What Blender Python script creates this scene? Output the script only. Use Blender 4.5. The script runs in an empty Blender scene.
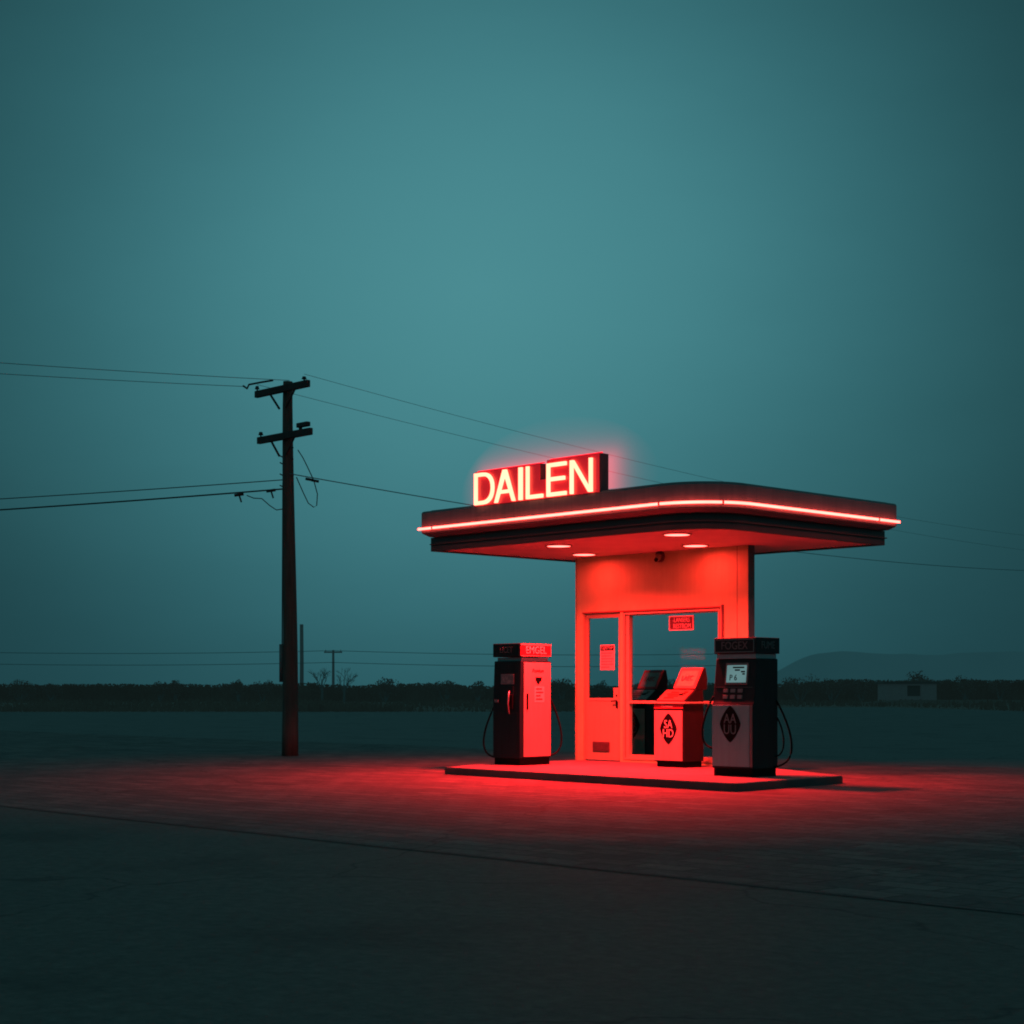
import bpy, bmesh, math, random
from mathutils import Vector, Matrix, noise

random.seed(7)
sc = bpy.context.scene
col = sc.collection
R = math.radians

# ------------------------------------------------------------------ materials
def nt_of(name):
    m = bpy.data.materials.new(name)
    m.use_nodes = True
    nt = m.node_tree
    return m, nt, nt.nodes['Principled BSDF']

def mat(name, color, rough=0.55, metal=0.0, var=0.25, scale=6.0, bump=0.0, bscale=40.0, spec=0.5, streak=0.0):
    """painted / worn surface: large blotches, fine grain, optional vertical dirt streaks"""
    m, nt, b = nt_of(name)
    N, L = nt.nodes, nt.links
    tc = N.new('ShaderNodeTexCoord')
    n1 = N.new('ShaderNodeTexNoise'); n1.inputs['Scale'].default_value = scale
    n1.inputs['Detail'].default_value = 6; n1.inputs['Roughness'].default_value = 0.65
    L.new(tc.outputs['Object'], n1.inputs['Vector'])
    src = n1.outputs['Fac']
    if streak:
        mp = N.new('ShaderNodeMapping'); mp.inputs['Scale'].default_value = (9, 9, 0.5)
        L.new(tc.outputs['Object'], mp.inputs['Vector'])
        n3 = N.new('ShaderNodeTexNoise'); n3.inputs['Scale'].default_value = 2.0; n3.inputs['Detail'].default_value = 5
        L.new(mp.outputs['Vector'], n3.inputs['Vector'])
        mx = N.new('ShaderNodeMix'); mx.data_type = 'FLOAT'; mx.inputs['Factor'].default_value = streak
        L.new(n1.outputs['Fac'], mx.inputs['A']); L.new(n3.outputs['Fac'], mx.inputs['B'])
        src = mx.outputs['Result']
    rp = N.new('ShaderNodeValToRGB')
    c = color
    rp.color_ramp.elements[0].position = 0.3
    rp.color_ramp.elements[1].position = 0.7
    rp.color_ramp.elements[0].color = (c[0]*(1-var), c[1]*(1-var), c[2]*(1-var), 1)
    rp.color_ramp.elements[1].color = (min(1, c[0]*(1+var*.5)), min(1, c[1]*(1+var*.5)), min(1, c[2]*(1+var*.5)), 1)
    L.new(src, rp.inputs['Fac']); L.new(rp.outputs['Color'], b.inputs['Base Color'])
    mr = N.new('ShaderNodeMapRange')
    mr.inputs['To Min'].default_value = max(0.05, rough-0.12); mr.inputs['To Max'].default_value = min(1, rough+0.15)
    L.new(src, mr.inputs['Value']); L.new(mr.outputs['Result'], b.inputs['Roughness'])
    b.inputs['Metallic'].default_value = metal
    b.inputs['Specular IOR Level'].default_value = spec
    if bump:
        n2 = N.new('ShaderNodeTexNoise'); n2.inputs['Scale'].default_value = bscale; n2.inputs['Detail'].default_value = 4
        L.new(tc.outputs['Object'], n2.inputs['Vector'])
        bp = N.new('ShaderNodeBump'); bp.inputs['Strength'].default_value = bump; bp.inputs['Distance'].default_value = 0.01
        L.new(n2.outputs['Fac'], bp.inputs['Height']); L.new(bp.outputs['Normal'], b.inputs['Normal'])
    return m

def emit(name, color, strength=1.0):
    m = bpy.data.materials.new(name); m.use_nodes = True
    nt = m.node_tree; nt.nodes.clear()
    e = nt.nodes.new('ShaderNodeEmission'); o = nt.nodes.new('ShaderNodeOutputMaterial')
    tc = nt.nodes.new('ShaderNodeTexCoord'); n = nt.nodes.new('ShaderNodeTexNoise'); n.inputs['Scale'].default_value = 3
    mr = nt.nodes.new('ShaderNodeMapRange')
    mr.inputs['To Min'].default_value = strength*0.85; mr.inputs['To Max'].default_value = strength*1.15
    nt.links.new(tc.outputs['Object'], n.inputs['Vector']); nt.links.new(n.outputs['Fac'], mr.inputs['Value'])
    e.inputs['Color'].default_value = (*color, 1)
    nt.links.new(mr.outputs['Result'], e.inputs['Strength'])
    nt.links.new(e.outputs[0], o.inputs[0])
    return m

M = {}
M['wall'] = mat('wall_paint', (0.42, 0.60, 0.25), 0.6, var=0.2, scale=1.6, bump=0.25, bscale=60, streak=0.3)
M['door'] = mat('door_paint', (0.32, 0.40, 0.22), 0.45, var=0.12, scale=3, bump=0.1, streak=0.5)
M['frame'] = mat('frame_metal', (0.34, 0.42, 0.25), 0.35, var=0.12, scale=8, streak=0.4)
M['fascia'] = mat('fascia_metal', (0.115, 0.125, 0.13), 0.42, var=0.3, scale=2.5, streak=0.5, bump=0.06, bscale=8)
M['fascia2'] = mat('lower_band_metal', (0.03, 0.034, 0.035), 0.5, var=0.35, scale=2.5, streak=0.5)
M['roof'] = mat('roof_felt', (0.05, 0.05, 0.05), 0.9, bump=0.4)
M['soffit'] = mat('soffit_paint', (0.56, 0.50, 0.48), 0.6, var=0.18, scale=1.2)
M['concrete'] = mat('island_concrete', (0.15, 0.145, 0.14), 0.8, var=0.3, scale=3, bump=0.5, bscale=50)
M['kerb'] = mat('kerb_concrete', (0.06, 0.062, 0.062), 0.8, var=0.35, scale=3, bump=0.5, bscale=40)
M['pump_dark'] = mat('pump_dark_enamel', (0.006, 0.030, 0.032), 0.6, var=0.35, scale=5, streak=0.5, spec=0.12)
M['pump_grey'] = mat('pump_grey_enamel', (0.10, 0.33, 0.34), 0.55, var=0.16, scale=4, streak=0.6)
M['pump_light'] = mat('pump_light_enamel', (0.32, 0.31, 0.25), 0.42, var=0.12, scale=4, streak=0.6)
M['rubber'] = mat('black_rubber', (0.004, 0.009, 0.009), 0.7, var=0.3, scale=20, spec=.08)
M['steel'] = mat('worn_steel', (0.35, 0.36, 0.36), 0.35, metal=0.8, var=0.25, scale=15)
M['key'] = mat('grey_keys', (0.07, 0.18, 0.18), 0.5, var=0.2, scale=25)
M['ink'] = mat('black_ink', (0.004, 0.008, 0.008), 0.7, var=0.3, scale=20, spec=.06)
M['paper'] = mat('paper', (0.42, 0.50, 0.42), 0.8, var=0.12, scale=14)
M['dullprint'] = mat('dull_print', (0.06, 0.12, 0.12), 0.6, var=0.3, scale=20)
M['redboard'] = mat('red_enamel', (0.26, 0.02, 0.03), 0.45, var=0.2, scale=8)
M['signred'] = mat('sign_red_acrylic', (0.50, 0.05, 0.06), 0.35, var=0.15, scale=3)
M['signside'] = mat('sign_side_metal', (0.10, 0.055, 0.06), 0.5, var=0.3, scale=5)
M['vent'] = mat('vent_metal', (0.10, 0.07, 0.07), 0.5, var=0.3, scale=12)
M['wood'] = mat('weathered_pole_wood', (0.085, 0.068, 0.055), 0.85, var=0.45, scale=3.5, bump=0.7, bscale=26, streak=0.8)
M['armwood'] = mat('crossarm_wood', (0.04, 0.042, 0.040), 0.9, var=0.4, scale=6, bump=0.5)
M['cable'] = mat('cable', (0.012, 0.014, 0.015), 0.6, var=0.2)
M['thin_cable'] = mat('sky_tinted_cable', (0.08, 0.17, 0.18), 0.7, var=0.2)  # distance fade painted in: cable tinted towards the sky
M['conduit'] = mat('conduit_grey', (0.12, 0.13, 0.13), 0.5, var=0.3)
M['hut'] = mat('hut_render', (0.085, 0.10, 0.10), 0.8, var=0.3, scale=2)
M['hutdark'] = mat('hut_dark', (0.012, 0.014, 0.014), 0.7, var=0.3)
M['bark'] = mat('bark', (0.02, 0.022, 0.022), 0.9, var=0.3)
M['leaf'] = mat('dark_leaf', (0.045, 0.062, 0.058), 0.9, var=0.5, scale=1.5, spec=0.1)
M['hedge'] = mat('hedge_leaf', (0.040, 0.052, 0.044), 0.95, var=0.6, scale=0.25, spec=0.05)
M['scrub'] = mat('scrub_blade', (0.050, 0.060, 0.048), 0.95, var=0.6, scale=0.2, spec=0.05)
M['letter'] = emit('letter_glow', (1.0, 0.21, 0.125), 5.0)
M['tube'] = emit('neon_tube_glow', (1.0, 0.063, 0.049), 14)
M['rim'] = emit('rim_tube_glow', (1.0, 0.006, 0.02), 2.2)
M['lens'] = emit('downlight_lens_glow', (1.0, 0.085, 0.07), 9.0)
M['screen'] = emit('screen_glow', (0.19, 0.36, 0.37), 0.62)
M['screen_dim'] = mat('dead_screen', (0.10, 0.16, 0.165), 0.25, var=0.25, scale=9)

def glass_mat():
    m = bpy.data.materials.new('window_glass'); m.use_nodes = True
    nt = m.node_tree; N, L = nt.nodes, nt.links; N.clear()
    o = N.new('ShaderNodeOutputMaterial'); mx = N.new('ShaderNodeMixShader')
    t = N.new('ShaderNodeBsdfTransparent'); t.inputs['Color'].default_value = (0.80, 0.86, 0.86, 1)
    g = N.new('ShaderNodeBsdfGlossy'); g.inputs['Roughness'].default_value = 0.02
    g.inputs['Color'].default_value = (0.35, 0.42, 0.42, 1)
    fr = N.new('ShaderNodeFresnel'); fr.inputs['IOR'].default_value = 1.5
    ad = N.new('ShaderNodeMath'); ad.operation = 'ADD'; ad.inputs[1].default_value = 0.0
    n = N.new('ShaderNodeTexNoise'); n.inputs['Scale'].default_value = 2.2
    tc = N.new('ShaderNodeTexCoord'); bp = N.new('ShaderNodeBump'); bp.inputs['Strength'].default_value = 0.02
    L.new(tc.outputs['Object'], n.inputs['Vector']); L.new(n.outputs['Fac'], bp.inputs['Height']); L.new(bp.outputs[0], g.inputs['Normal'])
    L.new(fr.outputs[0], ad.inputs[0]); L.new(ad.outputs[0], mx.inputs[0])
    L.new(t.outputs[0], mx.inputs[1]); L.new(g.outputs[0], mx.inputs[2]); L.new(mx.outputs[0], o.inputs[0])
    return m
M['glass'] = glass_mat()
M['console'] = mat('console_enamel', (0.20, 0.09, 0.04), .55, var=.2, scale=9)
M['console_face'] = mat('console_face', (0.36, 0.30, 0.13), .6, var=.35, scale=14)
M['cheek'] = mat('terminal_side', (0.012, 0.014, 0.014), .6, var=.3, spec=.15)
M['reflection_panel'] = mat('reflection_panel', (0.20, 0.42, 0.42), .6, var=.2)
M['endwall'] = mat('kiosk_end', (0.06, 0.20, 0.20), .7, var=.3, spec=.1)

# ------------------------------------------------------------------ mesh helpers
class MB:
    def __init__(s): s.bm = bmesh.new()
    def box(s, a, b, bevel=0.0):
        t = bmesh.new(); bmesh.ops.create_cube(t, size=1.0)
        d = [b[i]-a[i] for i in range(3)]; c = [(a[i]+b[i])/2 for i in range(3)]
        for v in t.verts: v.co = Vector((c[i]+v.co[i]*d[i] for i in range(3)))
        if bevel: bmesh.ops.bevel(t, geom=t.edges[:], offset=bevel, segments=2, affect='EDGES', profile=0.5)
        s.merge(t); return s
    def merge(s, t, mtx=None):
        mp = {}
        for v in t.verts: mp[v] = s.bm.verts.new(mtx @ v.co if mtx else v.co)
        for f in t.faces:
            try: s.bm.faces.new([mp[v] for v in f.verts]).smooth = f.smooth
            except ValueError: pass
        t.free()
    def prism(s, pts, axis, lo, hi, bevel=0.0):
        """polygon pts (2-D) extruded along axis 'x','y' or 'z'"""
        t = bmesh.new()
        def P(p, h):
            return {'x': (h, p[0], p[1]), 'y': (p[0], h, p[1]), 'z': (p[0], p[1], h)}[axis]
        A = [t.verts.new(P(p, lo)) for p in pts]; B = [t.verts.new(P(p, hi)) for p in pts]
        t.faces.new(A); t.faces.new(list(reversed(B)))
        n = len(pts)
        for i in range(n): t.faces.new([A[i], B[i], B[(i+1) % n], A[(i+1) % n]])
        bmesh.ops.recalc_face_normals(t, faces=t.faces[:])
        if bevel:
            bmesh.ops.bevel(t, geom=t.edges[:], offset=bevel, segments=2, affect='EDGES', profile=0.5)
        s.merge(t); return s
    def tube(s, pts, r, seg=8, r2=None, cap=True):
        pts = [Vector(p) for p in pts]; n = len(pts); rings = []
        for i, p in enumerate(pts):
            d = (pts[min(i+1, n-1)]-pts[max(i-1, 0)]).normalized()
            up = Vector((0, 0, 1)) if abs(d.z) < 0.9 else Vector((1, 0, 0))
            x = d.cross(up).normalized(); y = x.cross(d)
            rr = r if r2 is None else r+(r2-r)*i/(n-1)
            rings.append([s.bm.verts.new(p+x*rr*math.cos(2*math.pi*k/seg)+y*rr*math.sin(2*math.pi*k/seg)) for k in range(seg)])
        for i in range(n-1):
            for k in range(seg):
                f = s.bm.faces.new([rings[i][k], rings[i][(k+1) % seg], rings[i+1][(k+1) % seg], rings[i+1][k]]); f.smooth = True
        if cap:
            s.bm.faces.new(list(reversed(rings[0]))); s.bm.faces.new(rings[-1])
        return s
    def quad(s, pts):
        s.bm.faces.new([s.bm.verts.new(p) for p in pts]); return s
    def mesh(s, me, mtx=None):
        t = bmesh.new(); t.from_mesh(me); s.merge(t, mtx); return s
    def build(s, name, m, parent=None, recalc=True):
        if recalc: bmesh.ops.recalc_face_normals(s.bm, faces=s.bm.faces[:])
        me = bpy.data.meshes.new(name); s.bm.to_mesh(me); s.bm.free()
        me.materials.append(m)
        o = bpy.data.objects.new(name, me); col.objects.link(o)
        if parent: o.parent = parent
        return o

# station frame: x runs along the kiosk front, y goes in behind it
U = Vector((.692, -.722, 0)); V = Vector((.722, .692, 0)); C0 = Vector((2.92, 25.2, 0))
RZ = math.atan2(-.722, .692)
def W(a, v, z=0): return C0+U*a+V*v+Vector((0, 0, z))

def tag(o, label, cat=None, group=None, kind=None):
    if label: o['label'] = label
    if cat: o['category'] = cat
    if group: o['group'] = group
    if kind: o['kind'] = kind
    return o
def thing(name, label, cat, loc, rz=0.0, group=None):
    o = bpy.data.objects.new(name, None); col.objects.link(o)
    o.empty_display_size = 0.2
    o.location = loc; o.rotation_euler = (0, 0, rz)
    return tag(o, label, cat, group)

def text_mesh(s, size, depth=0.004, squash=1.0):
    cu = bpy.data.curves.new('lettering', 'FONT'); cu.body = s; cu.size = size; cu.extrude = depth
    cu.align_x = 'CENTER'; cu.align_y = 'CENTER'; cu.resolution_u = 3
    ob = bpy.data.objects.new('lettering', cu); col.objects.link(ob)
    bpy.context.view_layer.update()
    me = bpy.data.meshes.new_from_object(ob.evaluated_get(bpy.context.evaluated_depsgraph_get()))
    bpy.data.objects.remove(ob)
    for v in me.vertices: v.co.x *= squash
    return me
FRONT = Matrix.Rotation(R(90), 4, 'X')                               # text facing local -y
SIDE = Matrix.Rotation(R(90), 4, 'Z') @ Matrix.Rotation(R(90), 4, 'X')   # text facing local +x
def text(s, size, at, face, m, parent, name='lettering', squash=1.0, tilt=0.0):
    mtx = Matrix.Translation(at) @ face
    if tilt: mtx = Matrix.Translation(at) @ Matrix.Rotation(tilt, 4, 'X') @ face
    return MB().mesh(text_mesh(s, size, squash=squash), mtx).build(name, m, parent)

# ------------------------------------------------------------------ ground
def ground_mat(name, base, dark, rough, brick=None, cracks=0.0, bump=0.5):
    m, nt, b = nt_of(name); N, L = nt.nodes, nt.links
    tc = N.new('ShaderNodeTexCoord')
    mp = N.new('ShaderNodeMapping'); mp.inputs['Rotation'].default_value = (0, 0, -RZ)
    L.new(tc.outputs['Object'], mp.inputs['Vector'])
    big = N.new('ShaderNodeTexNoise'); big.inputs['Scale'].default_value = 0.22; big.inputs['Detail'].default_value = 7; big.inputs['Roughness'].default_value = 0.7
    L.new(mp.outputs[0], big.inputs['Vector'])
    fine = N.new('ShaderNodeTexNoise'); fine.inputs['Scale'].default_value = 9; fine.inputs['Detail'].default_value = 6; fine.inputs['Roughness'].default_value = 0.75
    L.new(mp.outputs[0], fine.inputs['Vector'])
    r1 = N.new('ShaderNodeValToRGB'); r1.color_ramp.elements[0].position = .3; r1.color_ramp.elements[1].position = .72
    r1.color_ramp.elements[0].color = (*dark, 1); r1.color_ramp.elements[1].color = (*base, 1)
    L.new(big.outputs['Fac'], r1.inputs['Fac'])
    r2 = N.new('ShaderNodeMapRange'); r2.inputs['From Min'].default_value = .25; r2.inputs['From Max'].default_value = .75
    r2.inputs['To Min'].default_value = .5; r2.inputs['To Max'].default_value = 1.35
    L.new(fine.outputs['Fac'], r2.inputs['Value'])
    mul = N.new('ShaderNodeMix'); mul.data_type = 'RGBA'; mul.blend_type = 'MULTIPLY'; mul.inputs['Factor'].default_value = 1
    L.new(r1.outputs['Color'], mul.inputs['A']); L.new(r2.outputs['Result'], mul.inputs['B'])
    out = mul.outputs['Result']; height = fine.outputs['Fac']
    if brick:
        wob = N.new('ShaderNodeTexNoise'); wob.inputs['Scale'].default_value = 1.2
        L.new(mp.outputs[0], wob.inputs['Vector'])
        wm = N.new('ShaderNodeMix'); wm.data_type = 'RGBA'; wm.blend_type = 'LINEAR_LIGHT'; wm.inputs['Factor'].default_value = 0.03
        L.new(mp.outputs[0], wm.inputs['A']); L.new(wob.outputs['Color'], wm.inputs['B'])
        bk = N.new('ShaderNodeTexBrick'); bk.inputs['Scale'].default_value = 1.0
        bk.inputs['Brick Width'].default_value = brick[0]; bk.inputs['Row Height'].default_value = brick[1]
        bk.inputs['Mortar Size'].default_value = brick[2]; bk.inputs['Mortar Smooth'].default_value = 0.4
        bk.inputs['Color1'].default_value = (.50, .50, .50, 1); bk.inputs['Color2'].default_value = (1.15, 1.1, 1.05, 1); bk.inputs['Mortar'].default_value = (.35, .35, .35, 1)
        L.new(wm.outputs['Result'], bk.inputs['Vector'])
        m2 = N.new('ShaderNodeMix'); m2.data_type = 'RGBA'; m2.blend_type = 'MULTIPLY'; m2.inputs['Factor'].default_value = .8
        L.new(out, m2.inputs['A']); L.new(bk.outputs['Color'], m2.inputs['B']); out = m2.outputs['Result']
        h = N.new('ShaderNodeMath'); h.operation = 'SUBTRACT'
        hm = N.new('ShaderNodeMath'); hm.operation = 'MULTIPLY'; hm.inputs[1].default_value = 0.9
        L.new(bk.outputs['Fac'], hm.inputs[0]); L.new(fine.outputs['Fac'], h.inputs[0]); L.new(hm.outputs[0], h.inputs[1])
        height = h.outputs[0]
    if cracks:
        ws = N.new('ShaderNodeTexNoise'); ws.inputs['Scale'].default_value = .9; ws.inputs['Detail'].default_value = 5
        L.new(mp.outputs[0], ws.inputs['Vector'])
        wv = N.new('ShaderNodeMix'); wv.data_type = 'RGBA'; wv.blend_type = 'LINEAR_LIGHT'; wv.inputs['Factor'].default_value = .55
        L.new(mp.outputs[0], wv.inputs['A']); L.new(ws.outputs['Color'], wv.inputs['B'])
        vo = N.new('ShaderNodeTexVoronoi'); vo.feature = 'DISTANCE_TO_EDGE'; vo.inputs['Scale'].default_value = .19
        L.new(wv.outputs['Result'], vo.inputs['Vector'])
        cr = N.new('ShaderNodeMapRange'); cr.inputs['From Max'].default_value = .006; cr.inputs['To Min'].default_value = 1-cracks
        L.new(vo.outputs['Distance'], cr.inputs['Value'])
        sn = N.new('ShaderNodeTexNoise'); sn.inputs['Scale'].default_value = .55; sn.inputs['Detail'].default_value = 8; sn.inputs['Roughness'].default_value = .6
        L.new(mp.outputs[0], sn.inputs['Vector'])
        sr = N.new('ShaderNodeMapRange'); sr.inputs['From Min'].default_value = .52; sr.inputs['From Max'].default_value = .66; sr.inputs['To Min'].default_value = 1; sr.inputs['To Max'].default_value = .68
        L.new(sn.outputs['Fac'], sr.inputs['Value'])
        pr = N.new('ShaderNodeMath'); pr.operation = 'MULTIPLY'; L.new(cr.outputs[0], pr.inputs[0]); L.new(sr.outputs[0], pr.inputs[1])
        m3 = N.new('ShaderNodeMix'); m3.data_type = 'RGBA'; m3.blend_type = 'MULTIPLY'; m3.inputs['Factor'].default_value = 1
        L.new(out, m3.inputs['A']); L.new(pr.outputs[0], m3.inputs['B']); out = m3.outputs['Result']
    L.new(out, b.inputs['Base Color'])
    mr = N.new('ShaderNodeMapRange'); mr.inputs['To Min'].default_value = rough-.12; mr.inputs['To Max'].default_value = min(1, rough+.15)
    L.new(big.outputs['Fac'], mr.inputs['Value']); L.new(mr.outputs[0], b.inputs['Roughness'])
    b.inputs['Specular IOR Level'].default_value = 0.35
    bp = N.new('ShaderNodeBump'); bp.inputs['Strength'].default_value = bump; bp.inputs['Distance'].default_value = 0.02
    L.new(height, bp.inputs['Height']); L.new(bp.outputs[0], b.inputs['Normal'])
    return m

def sheet(name, pts, z, m):
    return tag(MB().quad([(p[0], p[1], z) for p in pts]).build(name, m, recalc=False), None, kind='structure')

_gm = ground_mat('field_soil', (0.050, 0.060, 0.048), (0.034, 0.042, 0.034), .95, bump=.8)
_gm.node_tree.nodes['Principled BSDF'].inputs['Emission Color'].default_value = (.0036, .0066, .0060, 1)  # faint emission painted into the soil as a distance veil
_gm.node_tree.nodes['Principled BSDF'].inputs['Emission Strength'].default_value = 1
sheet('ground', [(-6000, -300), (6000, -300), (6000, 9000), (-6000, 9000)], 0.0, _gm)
# asphalt lot; its far edge is ragged and steps nearer on the right
edge = [(-150, 111), (-60, 110), (-20, 111.5), (4, 113), (14, 126), (24, 140), (31, 141), (36, 112), (48, 109), (80, 109), (150, 108)]
lot = MB(); t = bmesh.new()
t.faces.new([t.verts.new((x, y, .004)) for x, y in [(-150, -40), (150, -40)]+list(reversed(edge))])
lot.merge(t)
tag(lot.build('asphalt_lot', ground_mat('asphalt', (0.135, 0.142, 0.132), (0.092, 0.100, 0.094), .72, cracks=.6, bump=.6), recalc=False), None, kind='structure')
# paved forecourt: station frame, near edge 9.7 m in front of the canopy
pv = []
for a in range(-60, 41, 1):
    pv.append(W(a, -9.7+.05*noise.noise(Vector((a*.4, 3, 0)))))
for a in range(40, -61, -2):
    pv.append(W(a, 8.5+1.0*noise.noise(Vector((a*.2, 9, 0)))))
t = bmesh.new(); t.faces.new([t.verts.new((p.x, p.y, .008)) for p in pv])
pm = MB(); pm.merge(t)
tag(pm.build('paved_forecourt', ground_mat('paving', (0.168, 0.160, 0.150), (0.108, 0.104, 0.100), .78, brick=(.60, .30, .02), cracks=.5, bump=.9), recalc=False), None, kind='structure')
# smoother service road in front of the paving
sheet('service_road', [tuple(W(a, v)[:2]) for a, v in ((-70, -60), (60, -60), (60, -9.72), (-70, -9.72))], .006,
      ground_mat('road_asphalt', (0.106, 0.106, 0.094), (0.070, 0.072, 0.065), .75, cracks=.5, bump=.6))
# expansion joint along the front edge of the paving
js = MB()
for a in range(-45, 40):
    p = -9.74+.05*noise.noise(Vector((a*.4, 3, 0))); q = -9.74+.05*noise.noise(Vector(((a+1)*.4, 3, 0)))
    A, B, D, E2 = W(a, p-.022), W(a+1, q-.022), W(a+1, q+.022), W(a, p+.022)
    js.quad([(k.x, k.y, .012) for k in (A, B, D, E2)])
tag(js.build('pavement_joint', mat('joint_tar', (0.038, 0.042, 0.042), .9, var=.5, scale=1.3), recalc=False), None, kind='structure')

# ------------------------------------------------------------------ hills
def painted_haze_mat(name, dif, air_glow):  # aerial veil painted as emission over a dark base colour
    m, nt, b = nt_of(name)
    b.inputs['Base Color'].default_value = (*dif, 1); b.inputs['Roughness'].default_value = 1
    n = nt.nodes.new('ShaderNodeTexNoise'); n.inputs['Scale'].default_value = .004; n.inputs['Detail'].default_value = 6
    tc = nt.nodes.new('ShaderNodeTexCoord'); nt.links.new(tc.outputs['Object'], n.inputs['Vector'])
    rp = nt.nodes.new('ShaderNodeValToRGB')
    rp.color_ramp.elements[0].color = (*[k*.85 for k in air_glow], 1); rp.color_ramp.elements[1].color = (*[k*1.1 for k in air_glow], 1)
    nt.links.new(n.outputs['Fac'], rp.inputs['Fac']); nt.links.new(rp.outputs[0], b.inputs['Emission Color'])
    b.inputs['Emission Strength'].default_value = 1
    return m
def air_glow(m, c):  # paints a distance veil into the material as faint emission
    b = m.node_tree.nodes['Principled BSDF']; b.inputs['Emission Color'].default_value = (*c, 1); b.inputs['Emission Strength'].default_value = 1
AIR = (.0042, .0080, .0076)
for k in ('hedge', 'scrub', 'leaf'): air_glow(M[k], AIR)
air_glow(M['hut'], (.006, .013, .014)); air_glow(M['hutdark'], (.003, .007, .007)); air_glow(M['bark'], (.004, .012, .013))
hm = MB(); prev = None
for i in range(0, 161):
    x = 380+i*14
    k = min(1, (x-388)/170); env = k*k*(3-2*k)
    h = env*(68+5*noise.noise(Vector((x*.006, 0, 0)))+9*noise.noise(Vector((x*.0022, 5, 0)))+4*noise.noise(Vector((x*.014, 8, 0)))+1.5*noise.noise(Vector((x*.03, 2, 0))))
    cur = [hm.bm.verts.new((x, 2900, -2)), hm.bm.verts.new((x, 3000+20*noise.noise(Vector((x*.01, 1, 0))), max(-1, h))), hm.bm.verts.new((x, 3600, -2))]
    if prev:
        hm.bm.faces.new([prev[0], cur[0], cur[1], prev[1]]); hm.bm.faces.new([prev[1], cur[1], cur[2], prev[2]])
    prev = cur
tag(hm.build('hills', painted_haze_mat('hazy_hill', (.008, .012, .012), (0.0125, 0.050, 0.059))), None, kind='structure')

# ------------------------------------------------------------------ concrete island
isl = thing('concrete_island', 'low raised concrete island carrying the kiosk, the pumps and the pay terminal', 'platform', (1.9, 28.4, 0))
isl_pts = [(-1.15, 28.7), (3.05, 23.80), (3.12, 23.74), (3.20, 23.74), (3.27, 23.80), (5.1, 25.87), (4.35, 28.7), (4.68, 30.2), (2.42, 32.8), (1.10, 31.62), (-.62, 29.85)]
loc = [(x-1.9, y-28.4) for x, y in isl_pts]
MB().prism(loc, 'z', .0, .112).build('kerb', M['kerb'], isl)
ctr = (sum(p[0] for p in loc)/len(loc), sum(p[1] for p in loc)/len(loc))
inn = [(p[0]+(ctr[0]-p[0])*.004, p[1]+(ctr[1]-p[1])*.004) for p in loc]
MB().prism(inn, 'z', .112, .13).build('slab', M['concrete'], isl)
IZ = .13

# ------------------------------------------------------------------ canopy
can = thing('station_canopy', 'flat cantilevered station canopy with rounded corner and red neon stripe along its dark edge', 'canopy', W(-3.1, 2.4, 0), RZ)
def CL(a, v): return (a+3.1, v-2.4)                      # station frame -> canopy local
def outline(a0, a1, v0, v1, r, seg=16, inset=0.0):
    """a0..a1 along the front, v0..v1 deep; the corner (a1, v0) is rounded"""
    a0 += inset; a1 -= inset; v0 += inset; v1 -= inset; r = max(.05, r-inset)
    pts = [(a0, v0)]
    for i in range(seg+1):
        th = -math.pi/2+math.pi/2*i/seg
        pts.append((a1-r+r*math.cos(th), v0+r+r*math.sin(th)))
    pts += [(a1, v1), (a0, v1)]
    return [CL(*p) for p in pts]
def ring(mb, outer, inner, z0, z1):
    n = len(outer); bm = mb.bm
    vs = [[bm.verts.new((p[0], p[1], z)) for p in pts] for pts, z in ((outer, z0), (outer, z1), (inner, z1), (inner, z0))]
    for k in range(4):
        A, B = vs[k], vs[(k+1) % 4]
        for i in range(n): bm.faces.new([A[i], A[(i+1) % n], B[(i+1) % n], B[i]])
RU = 1.02
up_o = outline(-6.32, .2, -.2, 4.77, RU)
# upper fascia: a lofted profile with a chamfered lower lip
f = MB(); prof = [(0.10, 4.150), (0.015, 4.205), (0.0, 4.225), (0.0, 4.565), (0.012, 4.590), (0.03, 4.60)]
rows = []
for ins, z in prof:
    rows.append([f.bm.verts.new((*p, z)) for p in outline(-6.32, .2, -.2, 4.77, RU, inset=ins)])
for A, B in zip(rows, rows[1:]):
    for i in range(len(A)): f.bm.faces.new([A[i], A[(i+1) % len(A)], B[(i+1) % len(A)], B[i]])
f.bm.faces.new(list(reversed(rows[0]))); f.bm.faces.new(rows[-1])
f.build('upper_fascia', M['fascia'], can)
f = MB(); ring(f, outline(-6.30, 0, 0, 4.72, RU-.2), outline(-6.30, 0, 0, 4.72, RU-.2, inset=.06), 3.905, 4.148)
f.build('lower_band', M['fascia2'], can)
# thin drip edge between both bands
f = MB(); ring(f, outline(-6.30, .03, -.03, 4.75, RU-.17), outline(-6.30, .03, -.03, 4.75, RU-.17, inset=.025), 4.02, 4.035)
f.build('drip_edge', M['fascia2'], can)
MB().prism(outline(-6.30, 0, 0, 4.72, RU-.2, inset=.063), 'z', 3.93, 4.10).build('soffit', M['soffit'], can)
MB().prism(outline(-6.32, .2, -.2, 4.77, RU, inset=.12), 'z', 4.603, 4.62).build('roof_covering', M['roof'], can)

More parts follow.
